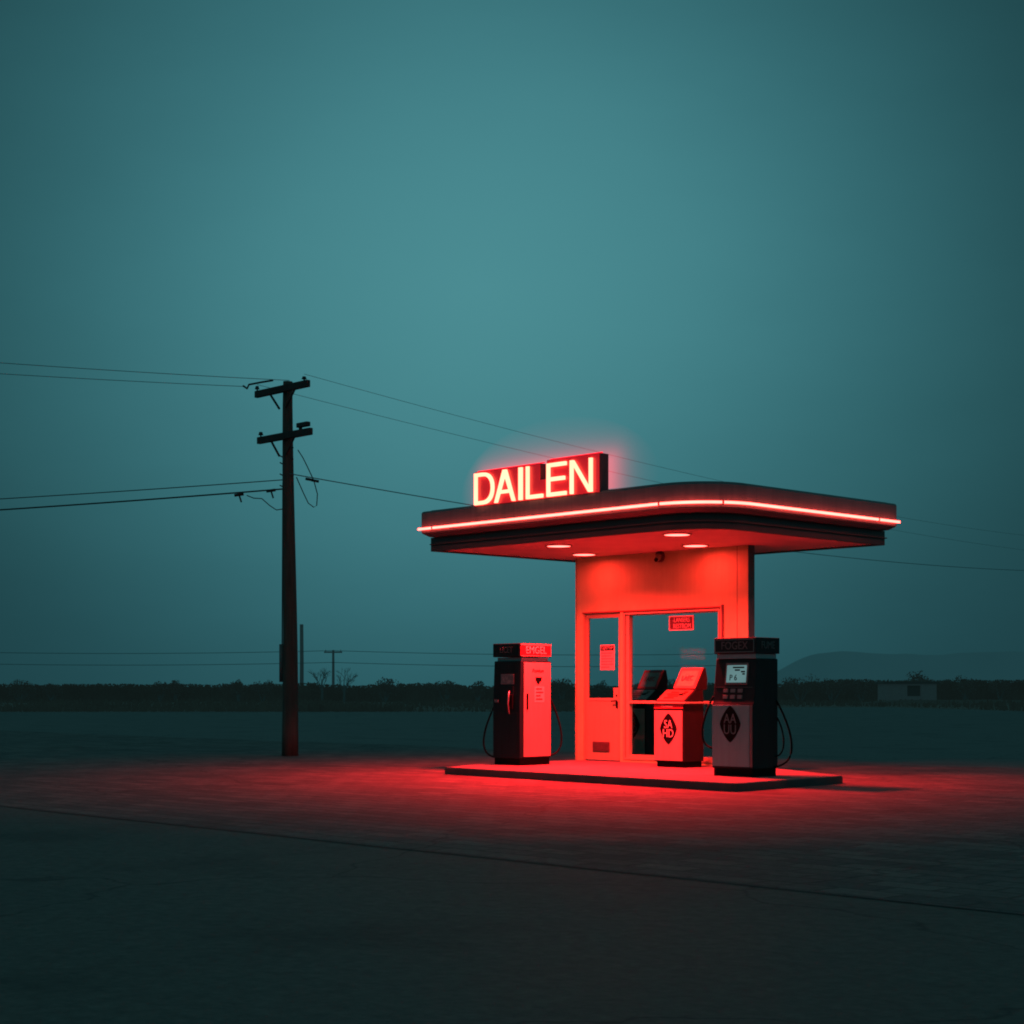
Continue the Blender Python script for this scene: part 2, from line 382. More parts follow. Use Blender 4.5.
# neon stripe: straight left run, curved piece, straight right run, short end pieces
NZ = 4.285; OFF = .06
def npath(s0, s1):
    """points along the neon line by arc length from the left end"""
    L1 = 6.52-RU; LA = RU*math.pi/2; r = RU+OFF
    out = []; n = max(2, int((s1-s0)/.12)+2)
    for i in range(n):
        s = s0+(s1-s0)*i/(n-1)
        if s < L1: p = (-6.32+s, -.2-OFF)
        elif s < L1+LA:
            th = -math.pi/2+(s-L1)/RU
            p = (.2-RU+r*math.cos(th), -.2+RU+r*math.sin(th))
        else: p = (.2+OFF, -.2+RU+(s-L1-LA))
        out.append((*CL(*p), NZ))
    return out
TOT = 6.52-RU+RU*math.pi/2+4.97-RU
joints = [-.03, .36, 5.60, 6.55, TOT-.62, TOT+.01]
for i in range(5):
    MB().tube(npath(joints[i]+.014, joints[i+1]-.014), .021, 8).build('neon_tube', M['tube'], can)
for j in joints[1:-1]:
    p = npath(j-.012, j+.012)
    cl = MB().tube([p[0], p[-1]], .026, 8)
    q = Vector(p[0]); nx = npath(j-.05, j+.05); d = (Vector(nx[-1])-Vector(nx[0])).normalized(); inn_d = Vector((-d.y, d.x, 0))
    cl.tube([q, q+inn_d*.06], .010, 6); cl.build('tube_clip', M['rubber'], can)
s = .9
while s < TOT-.5:
    p = Vector(npath(s-.02, s+.02)[0]); nx = npath(s-.05, s+.05); d = (Vector(nx[-1])-Vector(nx[0])).normalized()
    MB().tube([p+Vector((0, 0, -.028)), p+Vector((-d.y, d.x, -.9)).normalized()*.06], .005, 5).build('tube_bracket', M['rubber'], can)
    s += 1.25

# downlights in the soffit
lamp_pos = [(-4.07, .97), (-5.03, 2.60), (-1.29, .83), (-2.41, 2.62)]
def disc(mb, c, r, z, n=28):
    mb.bm.faces.new([mb.bm.verts.new((c[0]+r*math.cos(2*math.pi*i/n), c[1]+r*math.sin(2*math.pi*i/n), z)) for i in range(n)]); return mb
LAMP_W = (1100, 38, 880, 38)
for i, (a, v) in enumerate(lamp_pos):
    x, y = CL(a, v)
    r = MB(); n = 28
    for (r0, z0), (r1, z1) in zip([(.205, 3.929), (.205, 3.915), (.235, 3.915), (.24, 3.929)], [(.205, 3.915), (.235, 3.915), (.24, 3.929)]):
        A = [r.bm.verts.new((x+r0*math.cos(2*math.pi*k/n), y+r0*math.sin(2*math.pi*k/n), z0)) for k in range(n)]
        B = [r.bm.verts.new((x+r1*math.cos(2*math.pi*k/n), y+r1*math.sin(2*math.pi*k/n), z1)) for k in range(n)]
        for k in range(n): r.bm.faces.new([A[k], A[(k+1) % n], B[(k+1) % n], B[k]])
    d = r.build('downlight', M['frame'], can)
    disc(MB(), (x, y), .202, 3.919).build('lens', M['lens'], d)
    li = bpy.data.lights.new('downlight_lamp', 'AREA'); li.shape = 'DISK'; li.size = .38; li.energy = LAMP_W[i]
    li.color = (1.0, .013, .017); li.spread = R((147, 172, 143, 172)[i])
    lo = bpy.data.objects.new('downlight_lamp', li); col.objects.link(lo)
    lo.location = W(a, v, 3.912)

# ------------------------------------------------------------------ rooftop sign
sgn = thing('rooftop_sign', 'red box sign with glowing cream letters DAILEN standing on the canopy edge', 'sign', W(-3.46, -.02, 4.6), RZ)
def SX(a): return a+3.46
SY = -.19                                                # face of the box, local y (station v = -.21)
zb = -.03
b = MB()
b.prism([(SX(-4.93), zb), (SX(-2.0), zb), (SX(-2.0), .60), (SX(-3.19), .60), (SX(-3.19), .30), (SX(-3.33), .30), (SX(-3.33), .565), (SX(-4.93), .565)], 'y', SY+.012, SY+.21, bevel=.006)
b.build('sign_box', M['signside'], sgn)
fa = MB()
fa.prism([(SX(-4.92), zb+.01), (SX(-2.01), zb+.01), (SX(-2.01), .59), (SX(-3.18), .59), (SX(-3.18), .29), (SX(-3.34), .29), (SX(-3.34), .555), (SX(-4.92), .555)], 'y', SY, SY+.010)
fo = fa.build('sign_face', M['signred'], sgn)
_b = M['signred'].node_tree.nodes['Principled BSDF']
_b.inputs['Emission Color'].default_value = (1, .004, .02, 1); _b.inputs['Emission Strength'].default_value = .35
# thin red tubes that trace the top and the left edge of the box
yt = SY+.10
MB().tube([(SX(-4.945), yt, zb+.04), (SX(-4.945), yt, .585), (SX(-3.33), yt, .585)], .009, 6).build('rim_tube', M['rim'], sgn)
MB().tube([(SX(-3.20), yt, .36), (SX(-3.20), yt, .62), (SX(-2.03), yt, .62)], .009, 6).build('rim_tube', M['rim'], sgn)

def strokes(name, segs, x0, x1):
    """letter from stroke polygons given in a unit box, extruded as glowing tubes with flat faces"""
    mb = MB(); z0, z1 = -.005, .532
    for k, pts in enumerate(segs):
        P = [(SX(x0)+p[0]*(x1-x0), z0+p[1]*(z1-z0)) for p in pts]
        mb.prism(P, 'y', SY-.050-.0015*k, SY-.012+.0007*k)
    return mb.build(name, M['letter'], sgn)
def bar(x0, y0, x1, y1, w, asp):
    """stroke as quad with thickness w (in box widths), asp = width/height of the letter"""
    dx, dy = (x1-x0)*asp, (y1-y0); l = math.hypot(dx, dy); nx, ny = -dy/l*w/2, dx/l*w/2
    return [(x0+nx/asp, y0+ny), (x1+nx/asp, y1+ny), (x1-nx/asp, y1-ny), (x0-nx/asp, y0-ny)]
T = .111                                                  # stroke in letter heights
def asp(x0, x1): return (x1-x0)/.537
# D
A_ = asp(-4.886, -4.411); tx = T/A_
D = [[(0, 0), (tx, 0), (tx, 1), (0, 1)]]
def dcurve(inset):
    pts = []
    ix = inset/A_
    for i in range(15):
        th = -math.pi/2+math.pi*i/14
        pts.append((.42+(.58-ix)*math.copysign(abs(math.cos(th))**.85, math.cos(th)), .5+(.5-inset)*math.copysign(abs(math.sin(th))**.9, math.sin(th))))
    return pts
o_, i_ = dcurve(0), dcurve(T)
o_ = [(tx, 0)]+o_+[(tx, 1)]; i_ = [(tx, T)]+i_+[(tx, 1-T)]
mb = MB(); z0, z1 = -.005, .532
def DP(p): return (SX(-4.886)+p[0]*.475, z0+p[1]*(z1-z0))
mb.prism([DP(p) for p in D[0]], 'y', SY-.05, SY-.012)
for k in range(len(o_)-1):
    mb.prism([DP(o_[k]), DP(o_[k+1]), DP(i_[k+1]), DP(i_[k])], 'y', SY-.05, SY-.012)
bmesh.ops.remove_doubles(mb.bm, verts=mb.bm.verts[:], dist=.0004)
mb.build('letter_d', M['letter'], sgn)
a_ = asp(-4.388, -3.896)
strokes('letter_a', [[(0, 0), (T/a_*1.05, 0), (.58, 1), (.42, 1)], [(1-T/a_*1.05, 0), (1, 0), (.58, 1), (.42, 1)], [(.24, .27), (.76, .27), (.72, .27+T*.9), (.28, .27+T*.9)]], -4.388, -3.896)
strokes('letter_i', [[(0, 0), (1, 0), (1, 1), (0, 1)]], -3.80, -3.725)
a_ = asp(-3.625, -3.244); t_ = T/a_
strokes('letter_l', [[(0, 0), (t_, 0), (t_, 1), (0, 1)], [(t_, 0), (1, 0), (1, T), (t_, T)]], -3.625, -3.244)
a_ = asp(-3.143, -2.71); t_ = T/a_
strokes('letter_e', [[(0, 0), (t_, 0), (t_, 1), (0, 1)], [(t_, 0), (1, 0), (1, T), (t_, T)], [(t_, 1-T), (1, 1-T), (1, 1), (t_, 1)], [(t_, .46), (.92, .46), (.92, .46+T), (t_, .46+T)]], -3.143, -2.71)
a_ = asp(-2.615, -2.132); t_ = T/a_
strokes('letter_n', [[(0, 0), (t_, 0), (t_, 1), (0, 1)], [(1-t_, 0), (1, 0), (1, 1), (1-t_, 1)], [(t_*.15, 1), (t_*1.25, 1), (1-t_*.15, 0), (1-t_*1.25, 0)]], -2.615, -2.132)

# ------------------------------------------------------------------ kiosk
kio = thing('station_kiosk', 'pale painted station kiosk lit red, with glazed door and one large window', 'kiosk', W(-5.83, 3.2, IZ), RZ)
TH = .17; KH = 3.796
w = MB()
w.box((0, 0, 0), (.20, TH, KH)); w.box((1.14, 0, 0), (1.21, TH, 2.75)); w.box((3.49, 0, 0), (4.10, TH, KH))
w.box((.20, 0, 2.75), (3.49, TH, KH)); w.box((1.21, 0, 0), (3.49, TH, .07))
w.build('wall', M['wall'], kio)
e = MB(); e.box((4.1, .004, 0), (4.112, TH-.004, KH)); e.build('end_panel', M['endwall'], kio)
# door
dr = MB()
dr.box((.212, .055, .02), (.285, .10, 2.738)); dr.box((1.055, .055, .02), (1.128, .10, 2.738))
dr.box((.285, .055, 2.66), (1.055, .10, 2.738)); dr.box((.285, .055, .02), (1.055, .10, 1.17))
door = dr.build('door', M['door'], kio)
r_ = MB(); r_.box((.287, .045, 1.12), (1.053, .054, 1.165), .003); r_.build('door_rail', M['frame'], door)
gl = MB(); gl.quad([(.285, .08, 1.17), (1.055, .08, 1.17), (1.055, .08, 2.66), (.285, .08, 2.66)]); gl.build('glass_pane', M['glass'], door)
vt = MB(); vt.box((.405, .040, .175), (.835, .054, .36), .004)
for k in range(6): vt.box((.425, .030, .192+k*.027), (.815, .039, .207+k*.027))
vt.build('vent', M['vent'], door)
pl = MB(); pl.box((.935, .043, 1.09), (1.062, .053, 1.36), .004); pl.build('lock_plate', M['door'], door)
hd = MB(); hd.tube([(1.02, .042, 1.12), (1.02, -.01, 1.12)], .014, 8); hd.tube([(1.02, -.01, 1.12), (.93, -.012, 1.115)], .013, 8)
hd.box((.998, .036, .99), (1.04, .050, 1.125), .003)
hd.build('handle', M['ink'], door)
MB().tube([(1.02, .042, 1.22), (1.02, .028, 1.22)], .016, 8).build('lock', M['ink'], door)
fr = MB()
for a, b_ in (((.2, .02, 0), (.211, .12, 2.75)), ((1.129, .02, 0), (1.14, .12, 2.75)), ((.211, .02, 2.739), (1.129, .12, 2.75))): fr.box(a, b_)
fr.build('door_frame', M['frame'], kio)
hdp = MB(); hdp.box((.19, -.012, 2.752), (3.50, -.002, 2.775), .003); hdp.build('drip_trim', M['redboard'], kio)
# notice on the door glass
no = MB(); no.box((.58, .066, 1.69), (.94, .074, 2.16), .003); notice = no.build('door_notice', M['paper'], door)
hh = MB(); hh.box((.60, .060, 2.055), (.92, .065, 2.135)); hh.build('notice_heading', M['ink'], door)
text('CUSTOP', .075, (.76, .056, 2.095), FRONT, M['paper'], door, 'notice_lettering')
ln = MB()
for k, wd in enumerate((.29, .24, .30, .27, .30, .20)): ln.box((.61, .062, 2.0-k*.052), (.61+wd, .0655, 2.009-k*.052))
ln.build('notice_lines', M['vent'], door)
# window
wf = MB()
wf.box((1.212, .03, .072), (1.335, .13, 2.748)); wf.box((3.42, .03, .072), (3.488, .13, 2.748))
wf.box((1.335, .03, 2.68), (3.42, .13, 2.748)); wf.box((1.335, .03, .072), (3.42, .13, .14))
win = wf.build('window_frame', M['frame'], kio)
MB().box((1.337, .025, 1.075), (3.418, .10, 1.125), .004).build('transom', M['frame'], win)
g1 = MB(); g1.quad([(1.335, .112, .14), (3.42, .112, .14), (3.42, .112, 1.08), (1.335, .112, 1.08)])
g1.quad([(1.335, .112, 1.12), (3.42, .112, 1.12), (3.42, .112, 2.68), (1.335, .112, 2.68)]); g1.build('glass_pane', M['glass'], win)
M['maroon'] = mat('maroon_board', (0.035, 0.03, 0.035), .6, var=.3, scale=12)
rim = MB()
for a, b_ in (((1.23, -.014, .05), (1.262, -.001, 2.73)), ((3.455, -.014, .05), (3.487, -.001, 2.73)), ((1.262, -.014, 2.70), (3.455, -.001, 2.73)), ((1.262, -.014, .05), (3.455, -.001, .085))): rim.box(a, b_, .003)
rim.build('window_trim', M['frame'], kio)
# framed notice at the head of the window
ps = MB(); ps.box((2.25, .094, 2.385), (2.82, .106, 2.645), .003); ps.build('window_notice', M['maroon'], win)
bd = MB()
for a, b_ in (((2.25, .084, 2.385), (2.82, .093, 2.405)), ((2.25, .084, 2.625), (2.82, .093, 2.645)), ((2.25, .084, 2.405), (2.27, .093, 2.625)), ((2.80, .084, 2.405), (2.82, .093, 2.625))): bd.box(a, b_)
bd.build('notice_border', M['paper'], win)
text('-LANSERS', .115, (2.53, .090, 2.565), FRONT, M['paper'], win, 'notice_lettering', .82)
text('RESTROM', .115, (2.55, .090, 2.458), FRONT, M['paper'], win, 'notice_lettering', .82)
# vertical joints right of the window
MB().box((3.535, -.030, 1.2), (3.572, -.001, 2.80), .004).build('cable_duct', M['vent'], kio)
MB().box((3.862, -.003, 0), (3.872, -.0005, KH-.005)).build('panel_joint', M['vent'], kio)
MB().box((.03, -.004, 0), (.036, -.0005, KH-.005)).build('panel_joint', M['vent'], kio)
cm = thing('security_camera', 'small round security camera fixed high on the kiosk wall under the canopy', 'camera', W(-3.70, 3.2, 3.84), RZ)
q = MB(); q.tube([(0, -.001, 0), (0, -.05, 0)], .10, 16); q.build('mount', M['vent'], cm)
q = MB(); q.tube([(.0, -.05, 0), (.03, -.12, -.02), (.05, -.18, -.06)], .06, 12, .05); q.build('housing', M['door'], cm)
q = MB(); q.tube([(.05, -.175, -.057), (.06, -.20, -.078)], .035, 10); q.build('lens', M['ink'], cm)

# ------------------------------------------------------------------ pumps
def hose(p0, p1, bulge, sag, name, parent, r=.016):
    """hanging hose from p0 to p1, bulging outward"""
    p0, p1, bulge = Vector(p0), Vector(p1), Vector(bulge)
    c1 = p0+bulge*.55+Vector((0, 0, -sag*.35)); c2 = p1+bulge*1.5+Vector((0, 0, .05))
    pts = []
    for i in range(23):
        t = i/22; pts.append(p0*(1-t)**3+c1*3*t*(1-t)**2+c2*3*t*t*(1-t)+p1*t**3)
    return MB().tube(pts, r, 8).build(name, M['rubber'], parent)

def badge(parent, x, y, z, s, rows, fg):
    n = 40; pts = []
    for i in range(n):
        th = 2*math.pi*i/n; c, d = math.cos(th), math.sin(th)
        r = 1/((abs(c)**1.32+abs(d)**1.32)**(1/1.32))
        pts.append((x+s*.80*r*c, z+s*1.12*r*d))
    b = MB().prism(pts, 'y', y-.006, y).build('badge', M['ink'], parent)
    text(rows[0], s*.85, (x, y-.008, z+s*.30), FRONT, fg, b, 'badge_lettering', .85)
    text(rows[1], s*.85, (x, y-.008, z-s*.36), FRONT, fg, b, 'badge_lettering', .85)

def pump_base(name, label, loc, w, d):
    t = thing(name, label, 'fuel pump', loc, RZ, 'fuel pumps on the island')
    MB().box((-w+.02, .02, 0), (-.02, d-.02, .12), .006).build('plinth', M['ink'], t)
    return t

# --- pump with the panel facing the lamps
w_, d_ = .69, .77
p1 = pump_base('fuel_pump', 'fuel pump left of the kiosk door with a bright red-lit side panel and red header', W(-4.845, .79, IZ), w_, d_)
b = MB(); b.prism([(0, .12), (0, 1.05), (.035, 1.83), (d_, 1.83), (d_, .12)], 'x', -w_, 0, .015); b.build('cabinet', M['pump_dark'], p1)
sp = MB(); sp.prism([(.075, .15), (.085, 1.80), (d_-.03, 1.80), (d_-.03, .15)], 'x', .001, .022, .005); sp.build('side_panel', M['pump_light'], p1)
h_ = MB(); h_.box((.023, .135, .98), (.040, .175, 1.26), .008); h_.build('handle', M['ink'], p1)
text('Premium', .085, (.026, .42, 1.66), SIDE, M['redboard'], p1, 'panel_lettering', .9)
st = MB(); st.prism([(.36, 1.545), (.52, 1.545), (.50, 1.47), (.46, 1.47), (.46, 1.43), (.40, 1.43), (.39, 1.47), (.36, 1.48)], 'x', .023, .027); st.build('pictogram', M['ink'], p1)
st = MB(); st.box((.023, .33, 1.10), (.0255, .58, 1.38), .001); st.build('price_label', M['paper'], p1)
st = MB()
for k, wd in enumerate((.14, .18, .11, .16)): st.box((.0265, .37, 1.33-k*.06), (.029, .37+wd, 1.35-k*.06))
st.build('label_lines', M['redboard'], p1)
nk = MB(); nk.box((-w_+.05, .07, 1.83), (-.03, d_-.05, 1.89)); nk.build('neck', M['pump_grey'], p1)
hp = MB(); hp.box((-w_-.0, .0, 1.90), (.0, d_, 2.14), .012); hp.build('header', M['pump_dark'], p1)
hf = MB(); hf.box((.001, .012, 1.912), (.012, d_-.012, 2.128), .004); hf.build('header_face', M['redboard'], p1)
hl = MB(); hl.box((.0125, .012, 2.10), (.018, d_-.012, 2.126)); hl.box((.0125, .012, 1.914), (.018, d_-.012, 1.926)); hl.build('header_trim', M['pump_light'], p1)
text('EMGEL', .185, (.014, d_/2, 2.015), SIDE, M['paper'], p1, 'header_lettering', .92)
text('LICET', .15, (-w_/2, -.003, 2.02), FRONT, M['dullprint'], p1, 'header_lettering', .85)
# dark working side
def slope_y(z): return (z-1.05)/.78*.035
q = MB(); q.box((-.50, slope_y(1.5)-.008, 1.42), (-.17, slope_y(1.5)+.01, 1.60), .004); q.build('display', M['screen_dim'], p1)
q = MB(); q.box((-.50, slope_y(1.3)-.012, 1.22), (-.17, slope_y(1.3)+.01, 1.38), .004); q.build('display_hood', M['pump_dark'], p1)
q = MB(); q.box((-.28, -.035, .98), (-.16, .0, 1.24), .012); q.build('nozzle_holster', M['ink'], p1)
q = MB(); q.tube([(-.22, -.05, 1.30), (-.21, -.075, 1.20), (-.23, -.07, 1.08), (-.20, -.06, .90)], .017, 8, .012); q.build('nozzle', M['steel'], p1)
q = MB(); q.box((-.62, -.03, 1.10), (-.53, .0, 1.15), .006); q.build('card_slot', M['key'], p1)
q = MB(); q.box((-w_+.04, -.006, .18), (-.05, .0, .92), .004); q.build('lower_panel', M['pump_dark'], p1)
hose((-w_-.005, .06, 1.06), (-w_+.00, .05, .13), (-.26, -.10, 0), .8, 'hose', p1)
hose((-.02, d_, 1.16), (-.03, d_, .16), (.10, .26, 0), .8, 'hose', p1)

# --- nearer pump with a lit display
w_, d_ = .80, .61
p2 = pump_base('fuel_pump', 'nearest fuel pump, dark with a glowing square display and black diamond badge on grey panel', W(.40, .62, IZ), w_, d_)
b = MB(); b.prism([(0, .12), (0, 1.10), (.027, 1.15), (.10, 1.80), (d_, 1.80), (d_, .12)], 'x', -w_, 0, .014); b.build('cabinet', M['pump_dark'], p2)
fp = MB(); fp.box((-w_+.015, -.014, .15), (-.065, -.001, 1.09), .004); fp.build('front_panel', M['pump_grey'], p2)
ct = MB(); ct.box((-.06, -.010, .15), (-.012, -.001, 1.09), .003); ct.build('corner_trim', M['conduit'], p2)
badge(p2, -.43, -.0145, .80, .25, ('AA', 'UU'), M['key'])
ang = math.atan2(.07, .65)
def on_slope(x, z, out=0): return (x, .03+(z-1.15)*.07/.65-out, z)
def slab(x0, x1, z0, z1, t0, t1):
    y0 = .03+(z0-1.15)*.07/.65; y1 = .03+(z1-1.15)*.07/.65
    return [(y0-t1, z0), (y1-t1, z1), (y1-t0, z1), (y0-t0, z0)]
q = MB(); q.prism(slab(0, 0, 1.40, 1.735, .0005, .016), 'x', -.585, -.145, .004); q.build('display_bezel', M['conduit'], p2)
q = MB(); q.prism(slab(0, 0, 1.435, 1.70, .017, .021), 'x', -.555, -.175); disp = q.build('display', M['screen'], p2)
text('P 6', .13, on_slope(-.42, 1.505, .0235), FRONT, M['ink'], p2, 'display_lettering', .9, tilt=-ang)
q = MB()
for x0, x1, zz in ((-.44, -.22, 1.665), (-.40, -.30, 1.625), (-.28, -.20, 1.60), (-.25, -.20, 1.565)):
    y = .03+(zz-1.15)*.07/.65-.0225; q.box((x0, y-.001, zz-.012), (x1, y+.001, zz+.012))
q.build('display_figures', M['ink'], p2)
for r in range(2):
    for c in range(3):
        q = MB()
        zz = 1.31-r*.095; x = -.56+c*.14
        q.prism([(p[0], p[1]) for p in slab(0, 0, zz-.028, zz+.028, .0005, .014)], 'x', x-.045, x+.045, .003)
        q.build('key', M['key'], p2)
q = MB(); q.prism(slab(0, 0, 1.36, 1.366, .0005, .008), 'x', -w_+.05, -.05); q.build('console_rib', M['conduit'], p2)
nk = MB(); nk.box((-w_+.03, .08, 1.80), (-.01, d_-.03, 1.872), .004); nk.build('neck', M['pump_grey'], p2)
hp = MB(); hp.box((-w_-.0, .05, 1.875), (.02, d_+.02, 2.12), .010); hp.build('header', M['pump_dark'], p2)
q = MB()
for a, b_ in (((-w_+.02, .042, 1.895), (-.02, .049, 1.908)), ((-w_+.02, .042, 2.085), (-.02, .049, 2.098)), ((-w_+.02, .042, 1.908), (-w_+.033, .049, 2.085)), ((-.033, .042, 1.908), (-.02, .049, 2.085))): q.box(a, b_)
q.build('header_border', M['key'], p2)
text('FOGEX', .17, (-w_/2, .046, 1.995), FRONT, M['dullprint'], p2, 'header_lettering', .95)
text('FUME', .16, (.022, d_/2+.03, 2.0), SIDE, M['dullprint'], p2, 'header_lettering', .85)
hose((-w_-.005, .04, 1.22), (-w_-.005, .03, .42), (-.22, -.06, 0), .6, 'hose', p2)
q = MB(); q.box((-w_-.02, .10, .98), (-w_-.001, .17, 1.06), .004); q.build('nozzle_clip', M['steel'], p2)
hose((.0, d_-.04, 1.16), (.005, d_-.10, .14), (.14, .34, 0), .9, 'hose', p2)
hose((.0, d_-.03, .90), (.005, d_-.06, .30), (.06, .16, 0), .3, 'hose', p2, .013)

# ------------------------------------------------------------------ payment terminals
def terminal(label, loc, lit):
    t = thing('payment_terminal', label, 'terminal', loc, RZ, 'payment terminals')
    ww, dd = .66, .52
    body = M['pump_light'] if lit else M['reflection_panel']; con = M['console'] if lit else M['reflection_panel']  # unlit copy takes the dim colours of a reflection
    MB().box((-ww+.03, .03, 0), (-.02, dd-.03, .10), .005).build('plinth', M['ink'], t)
    c = MB(); c.prism([(0, .10), (0, 1.09), (.02, 1.125), (.30, 1.32), (dd-.02, 1.32), (dd, 1.1), (dd, .10)], 'x', -ww, 0, .008)
    c.build('cabinet', M['cheek'], t)
    c = MB(); c.prism([(.285, 1.321), (.30, 1.33), (.53, 1.70), (.57, 1.70), (.62, 1.50), (.60, 1.321)], 'x', -.50, .004, .006); c.build('display_housing', M['cheek'], t)
    q = MB(); q.box((-ww+.005, -.013, .115), (-.03, -.001, .97), .004); q.build('front_panel', body, t)
    badge(t, -.335, -.0135, .66, .235, ('SA', 'HD'), M['paper'] if lit else M['key'])
    q = MB(); q.box((-ww+.0, -.020, 1.0), (-.01, -.001, 1.085), .004); q.build('card_reader', M['redboard'] if lit else M['ink'], t)
    text('Tormente', .07, (-.36, -.0225, 1.045), FRONT, M['paper'] if lit else M['key'], t, 'reader_lettering', .9)
    q = MB(); q.box((-ww-.03, -.05, 1.088), (.02, .012, 1.118), .006)
    if lit: q.box((-.02+.04, -.05, 1.088), (.05, dd+.06, 1.118), .004)
    q.build('counter_edge', M['frame'] if lit else M['conduit'], t)
    # sloping keyboard and raised display
    s0, s1 = Vector((0, .035, 1.136)), Vector((0, .288, 1.312))
    def strip(p0, p1, x0, x1, f0, f1, t0, t1):
        d = p1-p0; n = Vector((0, -d.z, d.y)).normalized()
        a, b = p0+d*f0, p0+d*f1
        return [((a+n*t0).y, (a+n*t0).z), ((b+n*t0).y, (b+n*t0).z), ((b+n*t1).y, (b+n*t1).z), ((a+n*t1).y, (a+n*t1).z)]
    q = MB(); q.prism(strip(s0, s1, 0, 0, 0, 1, .0005, .012), 'x', -ww+.03, -.03, .003); q.build('keyboard', con, t)
    q = MB()
    for k in range(4): q.prism(strip(s0, s1, 0, 0, .18+k*.18, .26+k*.18, .0125, .016), 'x', -.52+.05*(k % 2), -.30+.06*(k % 3))
    for k in range(3): q.prism(strip(s0, s1, 0, 0, .45+k*.14, .53+k*.14, .0125, .018), 'x', -.24+.03*k, -.14+.02*k)
    q.build('keys', M['ink'], t)
    d0, d1 = Vector((0, .301, 1.333)), Vector((0, .528, 1.697))
    q = MB(); q.prism(strip(d0, d1, 0, 0, .02, .99, .0005, .016), 'x', -.492, -.006, .004); q.build('display', M['console'] if lit else M['redboard'], t)
    q = MB(); q.prism(strip(d0, d1, 0, 0, .12, .84, .0165, .020), 'x', -.44, -.06); q.build('display_face', M['console_face'] if lit else M['reflection_panel'], t)
    dang = math.atan2(.227, .364)
    text('LAEC', .14, (-.25, .405-.022, 1.525), FRONT, M['redboard'], t, 'display_lettering', .8, tilt=-dang)
    return t
terminal('red-lit pay terminal with raised sloping display standing in front of the window', W(-2.30, 2.19, IZ), True)
terminal('stand-in for the reflection of the pay terminal in the kiosk glass', W(-4.72, 3.95, IZ), False)  # added behind the glass to imitate the terminal's reflection

# ------------------------------------------------------------------ utility pole
up = thing('utility_pole', 'tall wooden utility pole with two crossarms standing alone at the edge of the glow', 'utility pole', (-4.87, 36.8, .006), RZ)
pts = [(0.02*math.sin(z*.5)-.010*z, .01*math.sin(z*.8), z) for z in [i*.55 for i in range(15)]]+[(-.08, 0, 8.22)]
MB().tube(pts, .185, 16, .105).build('shaft', M['wood'], up)
def arm(z, x0, x1, name='crossarm'):
    a = MB(); a.box((x0, -.205, z-.075), (x1, -.105, z+.075), .012); o = a.build(name, M['armwood'], up); return o
A1 = arm(8.04, -1.06, .88); A2 = arm(7.00, -.97, .97)
for sx, z in ((-.52, 8.04), (.40, 8.04), (-.48, 7.0), (.38, 7.0)):
    MB().tube([(sx, -.16, z-.06), (-.07+(.13 if sx > 0 else -.12), -.15, z-.42)], .026, 5).build('brace', M['armwood'], up)
def insul(x, z, r=.05, h=.16):
    i = MB(); i.tube([(x, -.155, z), (x, -.155, z+h*.4)], .018, 6); i.tube([(x, -.155, z+h*.4), (x, -.155, z+h*.6), (x, -.155, z+h)], r, 10, r*.6)
    i.build('insulator', M['cable'], up)
insul(-1.02, 8.115, .055, .11); insul(.72, 8.115, .06, .09); insul(-.88, 7.075, .06, .11)
MB().box((.50, -.21, 7.12), (.88, -.10, 7.22), .015).build('fuse_block', M['cable'], up)
MB().box((.56, -.18, 7.075), (.62, -.13, 7.12)).build('fuse_bracket', M['cable'], up)
MB().tube([(-1.55, -.16, 8.30), (-1.40, -.16, 8.22), (-1.33, -.16, 8.30), (-.85, -.16, 8.29), (-.45, -.14, 8.28)], .022, 6).build('tie_wire', M['cable'], up)
MB().tube([(-.165, -.11, 1.62), (-.16, -.115, 2.45)], .05, 8).build('conduit', M['conduit'], up)
MB().tube([(-.155, -.10, 2.45), (-.13, -.10, 6.0)], .014, 6).build('earth_wire', M['cable'], up)
for z in (6.15, 5.9, 6.55, 6.4):
    MB().tube([(-.16, -.05, z), (-.24, -.10, z+.05)], .014, 5).build('spike', M['cable'], up)
for z in (6.5, 6.75):
    MB().tube([(.14, -.05, z), (.21, -.08, z-.02)], .022, 6).build('bolt', M['cable'], up)
def PW(x, y, z): return Vector((-4.87, 36.8, .006))+U*x+V*y+Vector((0, 0, z))
def local(p):
    d = Vector(p)-Vector((-4.87, 36.8, .006)); return (d.dot(U)/U.dot(U), d.dot(V)/V.dot(V), d.z)
def pw(px, y, dy=0.0):
    """pole-local point: px metres right across the view, y height"""
    return local((-4.87+px, 36.8+dy, y))
jr = .012
MB().tube([pw(.17, 6.72), pw(.28, 6.55), pw(.38, 6.35), pw(.52, 6.05), pw(.60, 5.75), pw(.585, 5.50), pw(.52, 5.46), pw(.40, 5.55), pw(.28, 5.80), pw(.14, 6.12)], jr, 6).build('jumper_wire', M['cable'], up)
MB().tube([pw(-.95, 5.72), pw(-.80, 5.66), pw(-.62, 5.65), pw(-.45, 5.50), pw(-.30, 5.40), pw(-.17, 5.42)], jr, 6).build('jumper_wire', M['cable'], up)
for x, z in ((.42, 6.07), (.55, 6.04)):
    MB().tube([pw(x-.08, z+.015), pw(x+.08, z-.015)], .032, 6).build('cable_clamp', M['cable'], up)
for x, z in ((-.42, 5.82), (-1.12, 5.73)):
    q = MB().tube([pw(x-.10, z-.01), pw(x+.10, z+.02)], .034, 6)
    q.tube([pw(x, z), pw(x+.05, z-.16)], .02, 5); q.build('cable_clamp', M['cable'], up)

